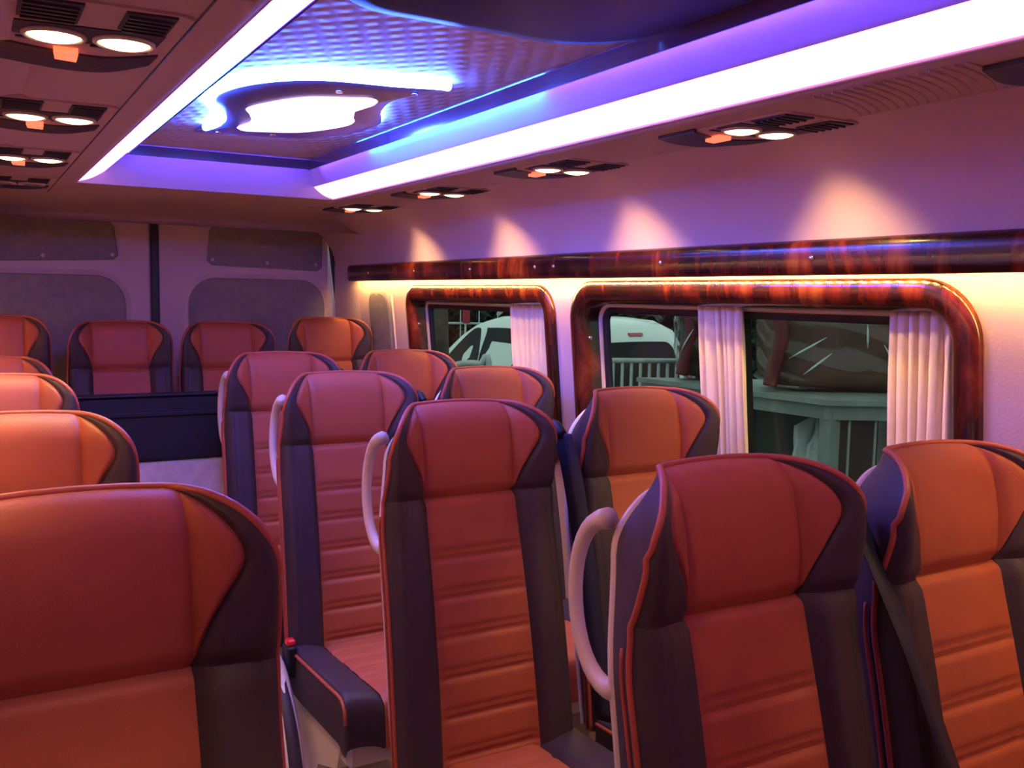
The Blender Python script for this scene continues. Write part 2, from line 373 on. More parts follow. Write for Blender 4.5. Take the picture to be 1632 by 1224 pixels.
# ================================================================== WINDOWS
def loop_rr(y0, y1, z0, z1, r, n=10):
    return rrect(y0, y1, z0, z1, (r, r, r, r), n)
def sweep(name, rect, r, prof, m, parent, closed=False):
    y0, y1, z0, z1 = rect; L = len(loop_rr(*rect, r)); v = []; f = []
    for d, h in prof:
        lp = loop_rr(y0 + d, y1 - d, z0 + d, z1 - d, max(0.012, r - d))
        v += [wp(y, z, -h) for y, z in lp]
    K = len(prof)
    for k in range(K - 1):
        for i in range(L): f.append((k * L + i, k * L + (i + 1) % L, (k + 1) * L + (i + 1) % L, (k + 1) * L + i))
    return obj(name, v, f, m, parent)
for rect, nm in ((W1, 'window_1'), (W2, 'window_2')):
    w = empty(nm, (0, 0, 0)); tag(w, kind='structure')
    r = 0.125 if nm == 'window_2' else 0.095
    sweep('frame', rect, r, [(0, -.002), (0, .010), (.006, .016), (.022, .020), (.042, .019), (.056, .013), (.064, .003), (.067, -.02), (.070, -.048)], WOOD, w)
    sweep('liner', rect, r, [(.0705, -.047), (.0745, -.047), (.078, -.053), (.079, -.060)], CREAM, w)
    sweep('seal', rect, r, [(.078, -.056), (.090, -.056), (.096, -.060), (.097, -.072)], BLACK, w)
    y0, y1, z0, z1 = rect
    v = []
    for off in (.064, .068):
        v += [wp(y, z, off) for y, z in loop_rr(y0 + .08, y1 - .08, z0 + .08, z1 - .08, 0.03, 4)]
    n = len(v) // 2
    obj('pane', v, [tuple(range(n)), tuple(range(n, 2 * n))[::-1]] + [(i, (i + 1) % n, n + (i + 1) % n, n + i) for i in range(n)], GLASS, w, False)
    if nm == 'window_2':
        MB().patch(lambda s, t: wp(lerp(1.74, 1.765, s), lerp(0.93, 1.40, t), .060), 1, 1).build('divider', BLACK, w, False)
    # chrome screw on the far reveal
    MB().tube([(0.905, y1 - .0665, 1.30), (0.905, y1 - .072, 1.30)], 0.006, 8).build('screw', CHROME, w)

def curtain(ya, yb, yc, yd, nfold, seed, lab, zt=1.412):
    rnd = random.Random(seed); ph = [rnd.uniform(-.5, .5) for _ in range(nfold + 2)]; am = [rnd.uniform(.6, 1.3) for _ in range(nfold + 2)]
    def fn(s, t):
        z = lerp(zt, 0.95, t); y = lerp(lerp(ya, yb, s), lerp(yc, yd, s), t)
        k = s * nfold; i = int(min(nfold, k)); fr = k - i
        ph_ = lerp(ph[i], ph[i + 1], sm(0, 1, fr)); a = lerp(am[i], am[i + 1], sm(0, 1, fr))
        w = math.sin(2 * pi * (k + ph_ * .5) + 0.3 * math.sin(5 * t + i)); w = w * abs(w) ** -0.25 if abs(w) > 1e-4 else 0
        ox = 0.034 - a * 0.0085 * w * (0.55 + 0.45 * min(1, t * 4)) + .004 * t
        return (0.880 + ox + .010 * t, y + 0.003 * math.cos(2 * pi * k), z)
    o = MB().patch(fn, nfold * 10, 26).build('curtain', CURT); md = o.modifiers.new('thick', 'SOLIDIFY'); md.thickness = 0.0012
    tag(o, lab, 'curtain', 'cream pleated window curtains')
    return o
curtain(2.90, 2.655, 2.86, 2.63, 7, 1, 'cream pleated curtain gathered at the edge of the smaller window')
curtain(1.895, 1.735, 1.855, 1.705, 6, 2, 'narrow cream pleated curtain hanging across the middle of the large window')
curtain(1.305, 1.155, 1.30, 1.145, 6, 3, 'cream pleated curtain gathered at the end of the large window by the wall')

# ================================================================== CEILING FIXTURES
for sx, lab in ((1, 'long glowing white light strip along the ceiling above the paired seats'), (-1, 'long glowing white light strip along the ceiling above the single seats')):
    e = empty('ceiling_light_strip', (0, 0, 0)); tag(e, lab, 'light strip', 'ceiling light strips')
    m = MB(); m.patch(lambda s, t: (sx * (lerp(0.434, 0.352, t)), lerp(Y0 + .02, DY - .005, s), lerp(1.771, 1.806, t) - 0.006 * math.sin(pi * t)), 16, 6)
    d = m.build('diffuser', STRIP, e)
    MB().box(*sorted((sx * 0.36, sx * 0.43)), Y0 + .02, DY - .005, 1.822, 1.828).build('housing', CREAM, e, False)
    m = MB(); m.tube([(sx * 0.436, Y0 + .02, 1.768), (sx * 0.436, 1.5, 1.768), (sx * 0.436, DY, 1.768)], 0.0035, 6); m.build('edge_trim', CREAM, e)
# rails at the dome corners with screws, blue LED line on the right-hand one
for sx, lab in ((1, 'dark glossy rail with screws along the dome edge above the paired seats'), (-1, 'dark glossy rail with screws along the dome edge above the single seats')):
    e = empty('dome_rail', (0, 0, 0)); tag(e, lab, 'rail', 'dome rails')
    m = MB(); prof = [(0.314, 1.884), (0.308, 1.879), (0.306, 1.872), (0.311, 1.866), (0.320, 1.862)]
    m.patch(lambda s, t: (sx * prof[round(t * 4)][0], lerp(Y0 + .02, 3.29, s), prof[round(t * 4)][1]), 14, 4); m.build('rail_body', RAILM, e)
    for y in (1.28, 1.42, 1.92, 2.35, 2.83, 3.22):
        MB().tube([(sx * 0.309, y, 1.869), (sx * 0.305, y, 1.866)], 0.0075, 8).build('screw', CHROME, e)
    if sx > 0:
        m = MB()
        for k in range(46):
            y = lerp(1.72, 2.78, k / 45) + random.uniform(-.004, .004); m.box(0.303, 0.3055, y - .006, y + .006, 1.8785, 1.8815)
        tag(m.build('led_beads', BLUER, e, False), kind='stuff')
    MB().box(*sorted((sx * 0.2965, sx * 0.300)), Y0 + .02, 3.26, 1.850, 1.884).build('rail_lip', RAILM, e, False)
    for (ya, yb, mt) in ((0.2, 1.75, BLUEL), (1.75, 2.75, BLUER), (2.75, 3.22, BLUEL)):
        v = [(sx * .3006, ya, 1.853), (sx * .3006, yb, 1.853), (sx * .3006, yb, 1.860), (sx * .3006, ya, 1.860)]
        obj('led_tape', v, [(0, 1, 2, 3)], mt, e, False)
e = empty('dome_rail', (0, 0, 0)); tag(e, 'dark glossy rail across the rear end of the lit ceiling dome', 'rail', 'dome rails')
MB().box(-.296, .296, 3.250, 3.254, 1.852, 1.884).build('rail_lip', RAILM, e, False)
obj('led_tape', [(-.28, 3.2546, 1.855), (.28, 3.2546, 1.855), (.28, 3.2546, 1.862), (-.28, 3.2546, 1.862)], [(0, 1, 2, 3)], BLUEL, e, False)
# ceiling lamp
cl = empty('ceiling_lamp', (-0.01, 2.36, 1.887)); tag(cl, 'leaf-shaped silver ceiling lamp with white diffuser and blue LED rim', 'ceiling lamp')
half = [(0.165, -0.46), (0.06, -0.435), (-0.08, -0.405), (-0.165, -0.325), (-0.215, -0.20), (-0.225, -0.04), (-0.165, 0.12), (-0.135, 0.25), (-0.145, 0.36)]
outl = catmull(half + [(-x, -y) for x, y in half], 6, True)
no = len(outl)
m = MB(); lv = []
for (sc, z) in ((0.93, -.004), (1.0, -.008), (1.0, -.012), (0.97, -.015), (0.86, -.018), (0.55, -.021)): lv += [(x * sc, y * sc, z) for x, y in outl]
fs = [(k * no + i, k * no + (i + 1) % no, (k + 1) * no + (i + 1) % no, (k + 1) * no + i) for k in range(5) for i in range(no)] + [tuple(5 * no + i for i in range(no))]
obj('base_plate', lv, fs, METAL, cl)
dh = [(0.035, -0.285), (-0.065, -0.235), (-0.125, -0.135), (-0.155, -0.02), (-0.125, 0.06), (-0.095, 0.16), (-0.105, 0.265), (-0.075, 0.30)]
do = catmull([(x * .92, y) for x, y in dh] + [(-x * .92, -y) for x, y in dh], 6, True); nd = len(do); lv = []
for (sc, z) in ((1.0, -.014), (1.0, -.020), (0.96, -.025), (0.82, -.029), (0.45, -.031)): lv += [(x * sc, y * sc, z) for x, y in do]
obj('diffuser', lv, [(k * nd + i, k * nd + (i + 1) % nd, (k + 1) * nd + (i + 1) % nd, (k + 1) * nd + i) for k in range(4) for i in range(nd)] + [tuple(4 * nd + i for i in range(nd))], DIFF, cl)
n0 = 0; n1 = int(no * 8.0 / 18)
m = MB(); m.tube([(x * 1.07, y * 1.035, -.011) for x, y in outl[n0:n1 + 1]], 0.0105, 8); m.build('blue_led_rim', BLUE, cl)
m = MB(); m.tube([(x * 1.0, y * 1.0, -.006) for x, y in outl[no // 2 + 4:no // 2 + int(no * 7.2 / 18)]], 0.003, 6); m.build('blue_led_rim', BLUE, cl)
for (x, y) in ((-0.02, -0.33), (0.02, 0.33), (0.13, -.40), (-.12, .38)):
    MB().tube([(x, y, -.018), (x, y, -.023)], 0.008, 8).build('screw', CHROME, cl)
# dark panel on the ceiling nearer the front
hp_ = empty('ceiling_panel', (0, 0.55, 1.887)); tag(hp_, 'dark glossy wooden panel mounted on the ceiling ahead of the lamp', 'ceiling panel')
po = rrect(-0.26, 0.272, -0.95, 0.90, (.12, .12, .16, .10), 10); n = len(po); lv = []
for sc, z in ((0.985, 0), (1.0, -.006), (1.0, -.014), (0.985, -.020), (0.95, -.023)): lv += [(x * sc, y * sc, z) for x, y in po]
obj('board', lv, [(k * n + i, k * n + (i + 1) % n, (k + 1) * n + (i + 1) % n, (k + 1) * n + i) for k in range(4) for i in range(n)] + [tuple(4 * n + i for i in range(n))], DARKWOOD, hp_)
MB().tube([(x * 1.003, y * 1.002, -.004) for x, y in po], 0.004, 6, closed=True).build('rim', mat('rim_chrome', (0.5, 0.5, 0.6), 0.2, metal=1.0), hp_)

# reading light units
def unit_proto(lit):
    root = empty('reading_light_unit')
    def plate(poly, z0, z1, nm, m, par=root):
        return MB().prism(poly, z0, z1).build(nm, m, par, False)
    plate(rrect(-0.098, 0.098, -0.165, 0.115, (.02, .02, .03, .03), 4), -.003, .004, 'bezel', ROOFM)
    # two louvred vents
    for (a, b) in ((-0.094, -0.026), (0.020, 0.078)):
        vt = plate([(a, -.155), (b, -.160), (b, -.068), (a, -.072)], -.006, -.002, 'vent', GRILLE)
        for k in range(5):
            yy = -0.145 + k * 0.0165
            MB().box(a + .004, b - .004, yy, yy + .005, -.009, -.005).build('louvre', GRILLE, vt, False)
    plate([(-0.095, -.045), (0.080, -.062), (0.078, .012), (0.0, .030), (-0.095, .020)], -.005, -.002, 'dark_surround', GRILLE)
    for cx, cy in ((-0.047, 0.002), (0.037, -0.006)):
        ring = MB(); ring.tube([(cx + .036 * math.cos(2 * pi * k / 20), cy + .036 * math.sin(2 * pi * k / 20), -.006) for k in range(20)], 0.004, 6, closed=True); rg = ring.build('lamp', CREAM, root)
        lens = MB(); lens.patch(lambda s, t: (cx + .034 * math.sin(t * pi / 2) * math.cos(2 * pi * s), cy + .034 * math.sin(t * pi / 2) * math.sin(2 * pi * s), -.005 - .009 * math.cos(t * pi / 2)), 16, 5)
        lens.build('lens', LENS if lit else LENSOFF, rg)
    arc = [(-0.108, .070), (-0.037, .096), (0.028, .098), (0.088, .045)]; arc2 = [(0.086, .110), (0.040, .190), (-0.020, .208), (-0.108, .180)]
    plate(catmull(arc, 5) + catmull(arc2, 5), -.006, .002, 'speaker_grille', GRILLE)
    plate([(-0.043, .070), (-0.012, .068), (-0.010, .120), (-0.038, .115)], -.012, -.004, 'call_button', REDBTN if lit else GRILLE)
    for a in (-0.09, 0.0, 0.045):
        plate([(a, .038), (a + .028, .038), (a + .028, .045), (a, .045)], -.005, -.002, 'slot', GRILLE)
    return root
ulit = unit_proto(True); uoff = unit_proto(False); used = {True: False, False: False}
UY = [0.665, 1.383, 2.085, 2.80, 3.50]; rank = ['first', 'second', 'third', 'fourth', 'fifth']
for sx in (1, -1):
    for i, y in enumerate(UY):
        lit = not (sx < 0 and i == 4)
        src = ulit if lit else uoff
        u = copy_tree(src) if used[lit] else src; used[lit] = True
        yy = y if sx > 0 else [0.665, 1.383, 2.05, 2.72, 3.38][i]
        u.location = (sx * 0.600, yy, 1.757)
        if sx > 0: u.scale = (1, 1, 1)
        side = 'over the paired seats' if sx > 0 else 'over the single seats'
        if lit: lab = f'{rank[i]} lit overhead reading light unit from the front, {side}'
        else: lab = 'unlit overhead reading light unit over the single seats near the rear header'
        tag(u, lab, 'reading light', 'overhead reading light units')
        if lit:
            for cx, cy in ((-0.047, 0.002), (0.037, -0.006)):
                outer = (cx > 0) == (sx > 0); wgt = (1.0 if outer else 1.5) * (0.45 if (sx < 0 and i == 0) else 1.0); tilt = 0.62 if outer else 0.0
                ld = bpy.data.lights.new('reading_spot', 'SPOT'); ld.energy = SPOT_W * wgt; ld.color = (1.0, 0.62, 0.22) if outer else SPOT_C; ld.spot_size = 1.5 if outer else 1.05; ld.spot_blend = 0.95 if outer else 0.6; ld.shadow_soft_size = 0.022
                lo = bpy.data.objects.new('reading_spot', ld); COL.objects.link(lo); lo.parent = u; lo.location = (cx, cy, -.020)
                lo.rotation_euler = (0, -sx * tilt, 0)

# ================================================================== SEATS
HB, HN, W0, HW = 0.765, 0.560, 0.194, 0.107
REC = math.radians(11.5); cR, sR = math.cos(REC), math.sin(REC)
OY, OZ = -(HB * sR) + 0.012, 1.20 - HB * cR - 0.002
def back(x, yd, h): return (x, OY + h * sR + yd * cR, OZ + h * cR - yd * sR)
def Wd(h):
    return lerp(0.206, 0.200, sm(0, HN, h)) + (W0 - 0.200) * sm(HN - .05, HN + 0.14, h)
CA, CH = 0.092, 0.098                         # where the top corner starts, its drop
def drop(a):
    a = abs(a); d = 0.0045 * (min(a, W0) / 0.1) ** 2
    if a > CA: d += CH * (1 - math.sqrt(max(0.0, 1 - ((min(a, W0) - CA) / (W0 - CA)) ** 2)))
    return d
def wing(a, h):
    k = sm(HN - .10, HN + .15, h)
    return lerp(0.026 * sm(0.100, 0.132, a), 0.060 * sm(0.080, 0.205, a), k)
def rim_round(h): return lerp(0.046, 0.018, sm(HN - .08, HN + .15, h))
def front(x, h):
    """front depth (negative = forward) at lateral x, height h along the back"""
    a = abs(x); W = Wd(h); es = max(0.0, W - a)
    rs = math.sqrt(max(0.0, 1 - (1 - min(es / (0.4 * rim_round(h) + .011), 1)) ** 2))
    if h > HN:
        v = (h - HN) / (HB - HN); et = max(0.0, (HB - drop(min(W0, a * W0 / W))) - h) + 0.030 * sm(.10, .185, a)
        rt = math.sqrt(max(0.0, 1 - (1 - min(et / 0.055, 1)) ** 2))
        T = 0.034 + 0.012 * math.sin(pi * min(1, v)) - 0.004 * (1 - sm(0, .10, v)) + wing(a, h)
        return -(T - min(0.046, 0.043 * (1 - rt) + rim_round(h) * (1 - rs)))
    T = 0.034 + wing(a, h) - 0.003 * sm(HN - .012, HN, h) + 0.010 * math.sin(pi * h / HN)
    return -(T - rim_round(h) * (1 - rs))
def groove(d, depth, w): return depth * math.exp(-(d / w) ** 2)
def head_pt(xn, v, sink=0.0):
    a = abs(xn); sg = 1 if xn >= 0 else -1
    h = HN + v * (HB - drop(a) - HN)
    x = a if a <= HW else HW + (a - HW) * (Wd(h) - HW) / (W0 - HW)
    return back(sg * x, front(sg * x, h) + sink, h)
BND = [(0, 0), (.16, .22), (.38, .42), (.56, .60), (.60, .73), (.50, .83), (.28, .91), (0, .972)]
BNDC = catmull(BND, 6)
def curve(C, t):
    k = t * (len(C) - 1); i = min(len(C) - 2, int(k)); fr = k - i
    return lerp(C[i][0], C[i + 1][0], fr), lerp(C[i][1], C[i + 1][1], fr)
OUTC = catmull([(1, 0), (1, .18), (1, .36), (1, .55), (1, .74), (1, .9), (.97, 1), (.75, 1), (.4, 1), (0.02, 1)], 4)
OUTC = [(min(1, max(0, a)), min(1, b)) for a, b in OUTC]
def outline(n=14):
    L = [(-Wd(h), h) for h in [i / 44 * (HB - drop(W0)) for i in range(45)]]
    T = []
    for i in range(1, n + 1):
        ph = pi / 2 * (1 - i / n); a = CA + (W0 - CA) * math.sin(ph); T.append((-a, HB - drop(a)))
    T += [(x, HB - drop(x)) for x in (-0.05, 0)]
    half = L + T
    return half + [(-x, h) for x, h in half[-2::-1]]
OL = outline()
OE = [front(math.copysign(max(0, abs(x) - 1e-5), x), h - 1e-5 if h > HN else h) for x, h in OL]   # depth of the front rim
GRV = [HN - 0.128 - k * 0.081 for k in range(6)]
def seat_proto(kind):
    root = empty('passenger_seat')
    # head: centre panel
    def fc(s, t):
        x = lerp(-HW, HW, s); e = min(s, 1 - s) * 2 * HW
        return head_pt(x, t, groove(e, .0095, .0055) + groove(t * .2, .008, .009))
    hc = MB().patch(fc, 20, 26).build('head_panel', TAN, root)
    for sg in (-1, 1):
        def fi(s, t):
            bx, bv = curve(BNDC, t); cv = t * 0.985
            xn = HW + bx * (W0 - HW) * s; v = lerp(cv, bv, s)
            wdt = bx * (W0 - HW); e = min(s, 1 - s) * wdt
            return head_pt(sg * xn, v, groove(e, .0095, .0055) + groove(v * .2, .008, .009))
        MB().patch(fi, 8, 36, sg < 0).build('head_insert', TAN, root)
        def fd(s, t):
            bx, bv = curve(BNDC, t); ox, ov = curve(OUTC, t)
            xn = HW + lerp(bx, ox, s) * (W0 - HW); v = lerp(bv, ov, s)
            e = s * (abs(ox - bx) + abs(ov - bv)) * .1
            return head_pt(sg * xn, v, groove(e, .0095, .0055) * (1 - s) + groove(v * .2, .007, .009) * (1 - s * s))
        MB().patch(fd, 14, 44, sg < 0).build('head_wing', BROWN, root)
        # back bolster
        def fb(s, t):
            h = t * HN; x0 = lerp(0.116, HW, t); x = lerp(x0, Wd(h), s); e = s * (Wd(h) - x0)
            return back(sg * x, front(x, h) + groove(e, .006, .008) + groove((1 - s) * .09 - .028, .004, .004) + groove((1 - t) * HN, .006, .008) * (1 - s * s), h)
        MB().patch(fb, 18, 34, sg < 0).build('back_bolster', BROWN, root)
    def fp(s, t):
        h = t * HN; w = lerp(0.116, HW, t); x = lerp(-w, w, s); e = min(s, 1 - s) * 2 * w
        g = 0
        for q in GRV:
            d = h - q; g = max(g, groove(d, .0075, .006), groove(d - .014, .004, .006))
        g *= sm(0, .05, min(s, 1 - s))
        return back(x, front(x, h) + groove(e, .005, .006) + g + groove(HN - h, .009, .009), h)
    MB().patch(fp, 16, 110).build('back_panel', TAN, root)
    # piping, side band, shell
    MB().tube([back(x, e + .001, h) for (x, h), e in zip(OL, OE)], 0.0052, 7).build('piping', TANB, root)
    MB().tube([back(x * 1.010, e + 0.016, h) for (x, h), e in list(zip(OL, OE))[:37]], 0.0030, 6).build('piping', TANB, root)
    n = len(OL) - 1
    def shell_rim(k, d=0.0):               # narrower rim of the back shell behind outline point k
        x, h = OL[k]; i_ = lerp(0.022, 0.040, sm(HN - .1, HN + .10, h)) + d
        top_ = sm(HB - .16, HB - .02, h)
        return (math.copysign(max(0.0, abs(x) - i_ * min(1, abs(x) / .1)), x), h - (0.030 + d) * top_)
    def band(s_, t):
        k = round(s_ * n); x, h = OL[k]; rx, rh = shell_rim(k); q = t ** 1.3
        return back(lerp(x, rx, q) , lerp(OE[k], 0.050, t), lerp(h, rh, q))
    MB().patch(band, n, 6).build('side_band', BROWN, root)
    sh = MB()
    lay = [(.002, .044), (-.004, .048), (-.004, .056), (.004, .066), (.03, .076), (.08, .082)]
    sh.patch(lambda s, t: (lambda p, q: back(p[0], q, p[1]))(shell_rim(round(s * n), lay[round(t * 5)][0]), lay[round(t * 5)][1]), n, 5)
    k = [back(*(lambda p: (p[0], .082, p[1]))(shell_rim(i, .08))) for i in range(n + 1)]
    sh.add(k, [tuple(range(n + 1))]); sh.build('back_shell', CREAM, root)
    # cushion
    zc = OZ + 0.012; yb = OY - 0.035; CL = 0.43
    def cpath(t):                           # along the cushion, back to front, then down the nose
        if t < .72: q = t / .72; return yb - q * (CL - .05), zc + 0.012 + .020 * q
        a = (t - .72) / .28 * pi / 2; return yb - (CL - .05) - .05 * math.sin(a), zc + .032 - .05 + .05 * math.cos(a) - .07 * sm(.5, 1, (t - .72) / .28)
    def cu(s, t):
        x = lerp(-.112, .112, s); y, z = cpath(t); e = min(s, 1 - s) * .224
        g = max([groove(t - q, .006, .010) for q in (.12, .25, .38, .51)])
        return (x, y, z - groove(e, .006, .007) - g)
    MB().patch(cu, 12, 60).build('seat_cushion', TAN, root)
    for sg in (-1, 1):
        def cb(s, t):
            y, z = cpath(t)
            if s < .6: x = lerp(.112, .195, s / .6); dz = .016 * math.sin(pi * min(1, s / .5) / 2) - groove(s * .14, .010, .008)
            else: a = (s - .6) / .4; x = .195 + .018 * math.sin(a * pi / 2); dz = .016 - .022 * (1 - math.cos(a * pi / 2)) - .10 * sm(.45, 1, a)
            zz = max(zc - .088, z + dz); return (sg * x, y, zz)
        MB().patch(cb, 18, 30, sg < 0).build('cushion_bolster', BROWN, root)
        MB().tube([(sg * .209, *(lambda q: (q[0], q[1] + .004))(cpath(t))) for t in [i / 24 for i in range(23)]], 0.0045, 6).build('piping', TANB, root)
    m = MB(); m.box(-.195, .195, yb - CL + .03, yb + .06, zc - .14, zc - .07, .012); m.build('seat_pan', CREAM, root, False)
    for sg in (-1, 1):
        pl = [(yb + .05, zc - .08), (yb - CL + .06, zc - .08), (yb - CL + .09, zc - .16), (yb - .20, zc - .21), (yb - .16, 0.0), (yb + .0, 0.0), (yb + .03, zc - .2)]
        v = [(sg * .20, y, z) for y, z in pl] + [(sg * .175, y, z) for y, z in pl]; q = len(pl)
        obj('side_leg', v, [tuple(range(q)), tuple(range(q, 2 * q))[::-1]] + [(i, (i + 1) % q, q + (i + 1) % q, q + i) for i in range(q)], CREAM, root, False)
    if kind in ('aisle', 'aisle_arm'):
        # D-shaped grab handle on the aisle-side back edge
        pts = []
        for i in range(19):
            a = pi * i / 18; h = HB - 0.188 + 0.118 * math.cos(a); r = 0.086 * math.sin(a) ** .8
            pts.append(back(-0.158 - .006 * math.sin(a) - .012 * sm(0, 1, i / 18), 0.052 + r, h))
        MB().tube(pts, lambda t: 0.0108 + .005 * abs(2 * t - 1) ** 3, 10).build('grab_handle', CREAM, root)
    if kind == 'aisle_arm':
        # lowered armrest beside the cushion
        ap = catmull([(-.262, yb + .05, zc + .02), (-.262, yb - .03, zc - .02), (-.262, yb - .14, zc - .12), (-.262, yb - .21, zc - .26), (-.262, yb - .235, zc - .36)], 5)
        ar = MB(); ar.tube(ap, lambda t: .020 + .014 * sm(0, .3, t) - .006 * t, 10, flat=1.5); am = ar.build('armrest', CREAM, root)
        ap2 = [(x, y - .022, z + .010) for x, y, z in ap[6:]]
        MB().tube(ap2, .021, 10, flat=1.2).build('armrest_pad', BROWN, am)
        bk = MB().box(-.232, -.206, yb - .055, yb - .005, zc - .04, zc + .045, .006).build('buckle', BLACK, root, False)
        MB().box(-.231, -.207, yb - .052, yb - .026, zc + .044, zc + .062, .005).build('release_button', REDP, bk, False)
    if kind in ('window', 'window_front'):
        g = MB(); g.tube(catmull([back(-.216, .035, HB - .115), back(-.226, .020, HB - .090), back(-.228, -.005, HB - .080), back(-.224, -.025, HB - .105)], 4), 0.016, 8, flat=.8); g.build('belt_guide', BLACK, root)
        if kind == 'window':
            path = catmull([back(-.226, -.030, HB - .098), back(-.224, -.052, HB - .18), back(-.222, -.070, .42), back(-.222, -.085, .22), back(-.222, -.100, .04)], 6)
            wd_ = lambda t: Vector((0.030, 0.030, 0)); twist = 0.020
        else:
            path = catmull([back(-.226, -.030, HB - .098), back(-.222, -.055, HB - .17), back(-.208, -.088, .47), back(-.180, -.100, .34), back(-.130, -.104, .18), back(-.08, -.104, .06)], 6)
            wd_ = None
        v = []; f = []; N = len(path)
        for i, p in enumerate(path):
            w = Vector((.031, .016, .004)) if kind == 'window_front' else Vector((.012, -.022, 0))
            for sgn in (-1, 1): v.append(Vector(p) + w * sgn)
        f = [(2 * i, 2 * i + 1, 2 * i + 3, 2 * i + 2) for i in range(N - 1)]
        b = obj('seat_belt', v, f, BELTM, root); md = b.modifiers.new('t', 'SOLIDIFY'); md.thickness = .0016
        if kind == 'window_front':
            p = Vector(path[int(N * .86)]); MB().box(p.x - .028, p.x + .028, p.y - .010, p.y + .004, p.z - .012, p.z + .012, .004).build('belt_tongue', CHROME, root, False)
    return root
def place(proto, used_, x, y, ztop, lab, group, rz=0):
    o = proto if not used_ else copy_tree(proto)
    o.location = (x, y, ztop - 1.20); o.rotation_euler = (0, 0, rz); tag(o, lab, 'seat', group); return o
pa = seat_proto('aisle'); pm = seat_proto('aisle_arm'); pw = seat_proto('window'); pf = seat_proto('window_front'); ps = seat_proto('single')
rn = ['front', 'second', 'third', 'fourth']
for i, (y, z) in enumerate(((0.991, 1.200), (1.817, 1.196), (2.553, 1.202), (3.194, 1.220))):
    place(pm if i == 2 else pa, i in (1, 3), 0.167, y, z, f'tan and brown aisle seat with cream grab handle, {rn[i]} row of paired seats', 'paired aisle seats')
for i, (y, z) in enumerate(((0.984, 1.193), (1.799, 1.210), (2.544, 1.206), (3.210, 1.219))):
    place(pf if i == 0 else pw, i > 1, 0.627, y, z, f'orange tan and brown window seat with dark belt, {rn[i]} row of paired seats', 'paired window seats')
for i, (x, y, z) in enumerate(((-0.660, 1.10, 1.207), (-0.690, 1.90, 1.20), (-0.705, 2.77, 1.20), (-0.710, 3.48, 1.20))):
    place(ps, i > 0, x, y, z, f'tan and brown leather single seat across the aisle, {rn[i]} row of single seats', 'single seats')
bl = ['rear bench seat in the corner behind the single seats', 'rear bench seat behind the black aisle cabinet', 'rear bench seat behind the fourth paired aisle seat', 'rear bench seat by the grey padded wall panel']
for i, (x, z) in enumerate(((-0.672, 1.318), (-0.215, 1.296), (0.214, 1.292), (0.668, 1.312))):
    place(ps, True, x, 4.17, z, 'tan and brown ' + bl[i], 'rear bench seats')
# raised platform under the bench and the black-and-beige cabinet at the end of the aisle
tag(MB().box(-0.93, 0.93, 3.72, YR, 0.0, 0.095, .01).build('platform', FLOORM, None, False), kind='structure')
cb = empty('aisle_cabinet', (-0.09, 3.44, 0)); tag(cb, 'low black-topped cabinet with beige lower front at the rear end of the aisle', 'cabinet')
MB().box(-.375, .38, 0.0, .045, 0.0, .826, .008).build('lower_front', BEIGEF, cb, False)
up = MB().box(-.382, .39, -.012, .052, .824, 1.058, .012).build('upper_cover', BLACKF, cb, False)
MB().box(-.382, .39, -.020, -.010, .985, 1.0, .003).build('ledge', BLACKF, up, False)
MB().box(-.382, .39, -.018, .052, 1.054, 1.062, .003).build('top_edge', BLACK, up, False)

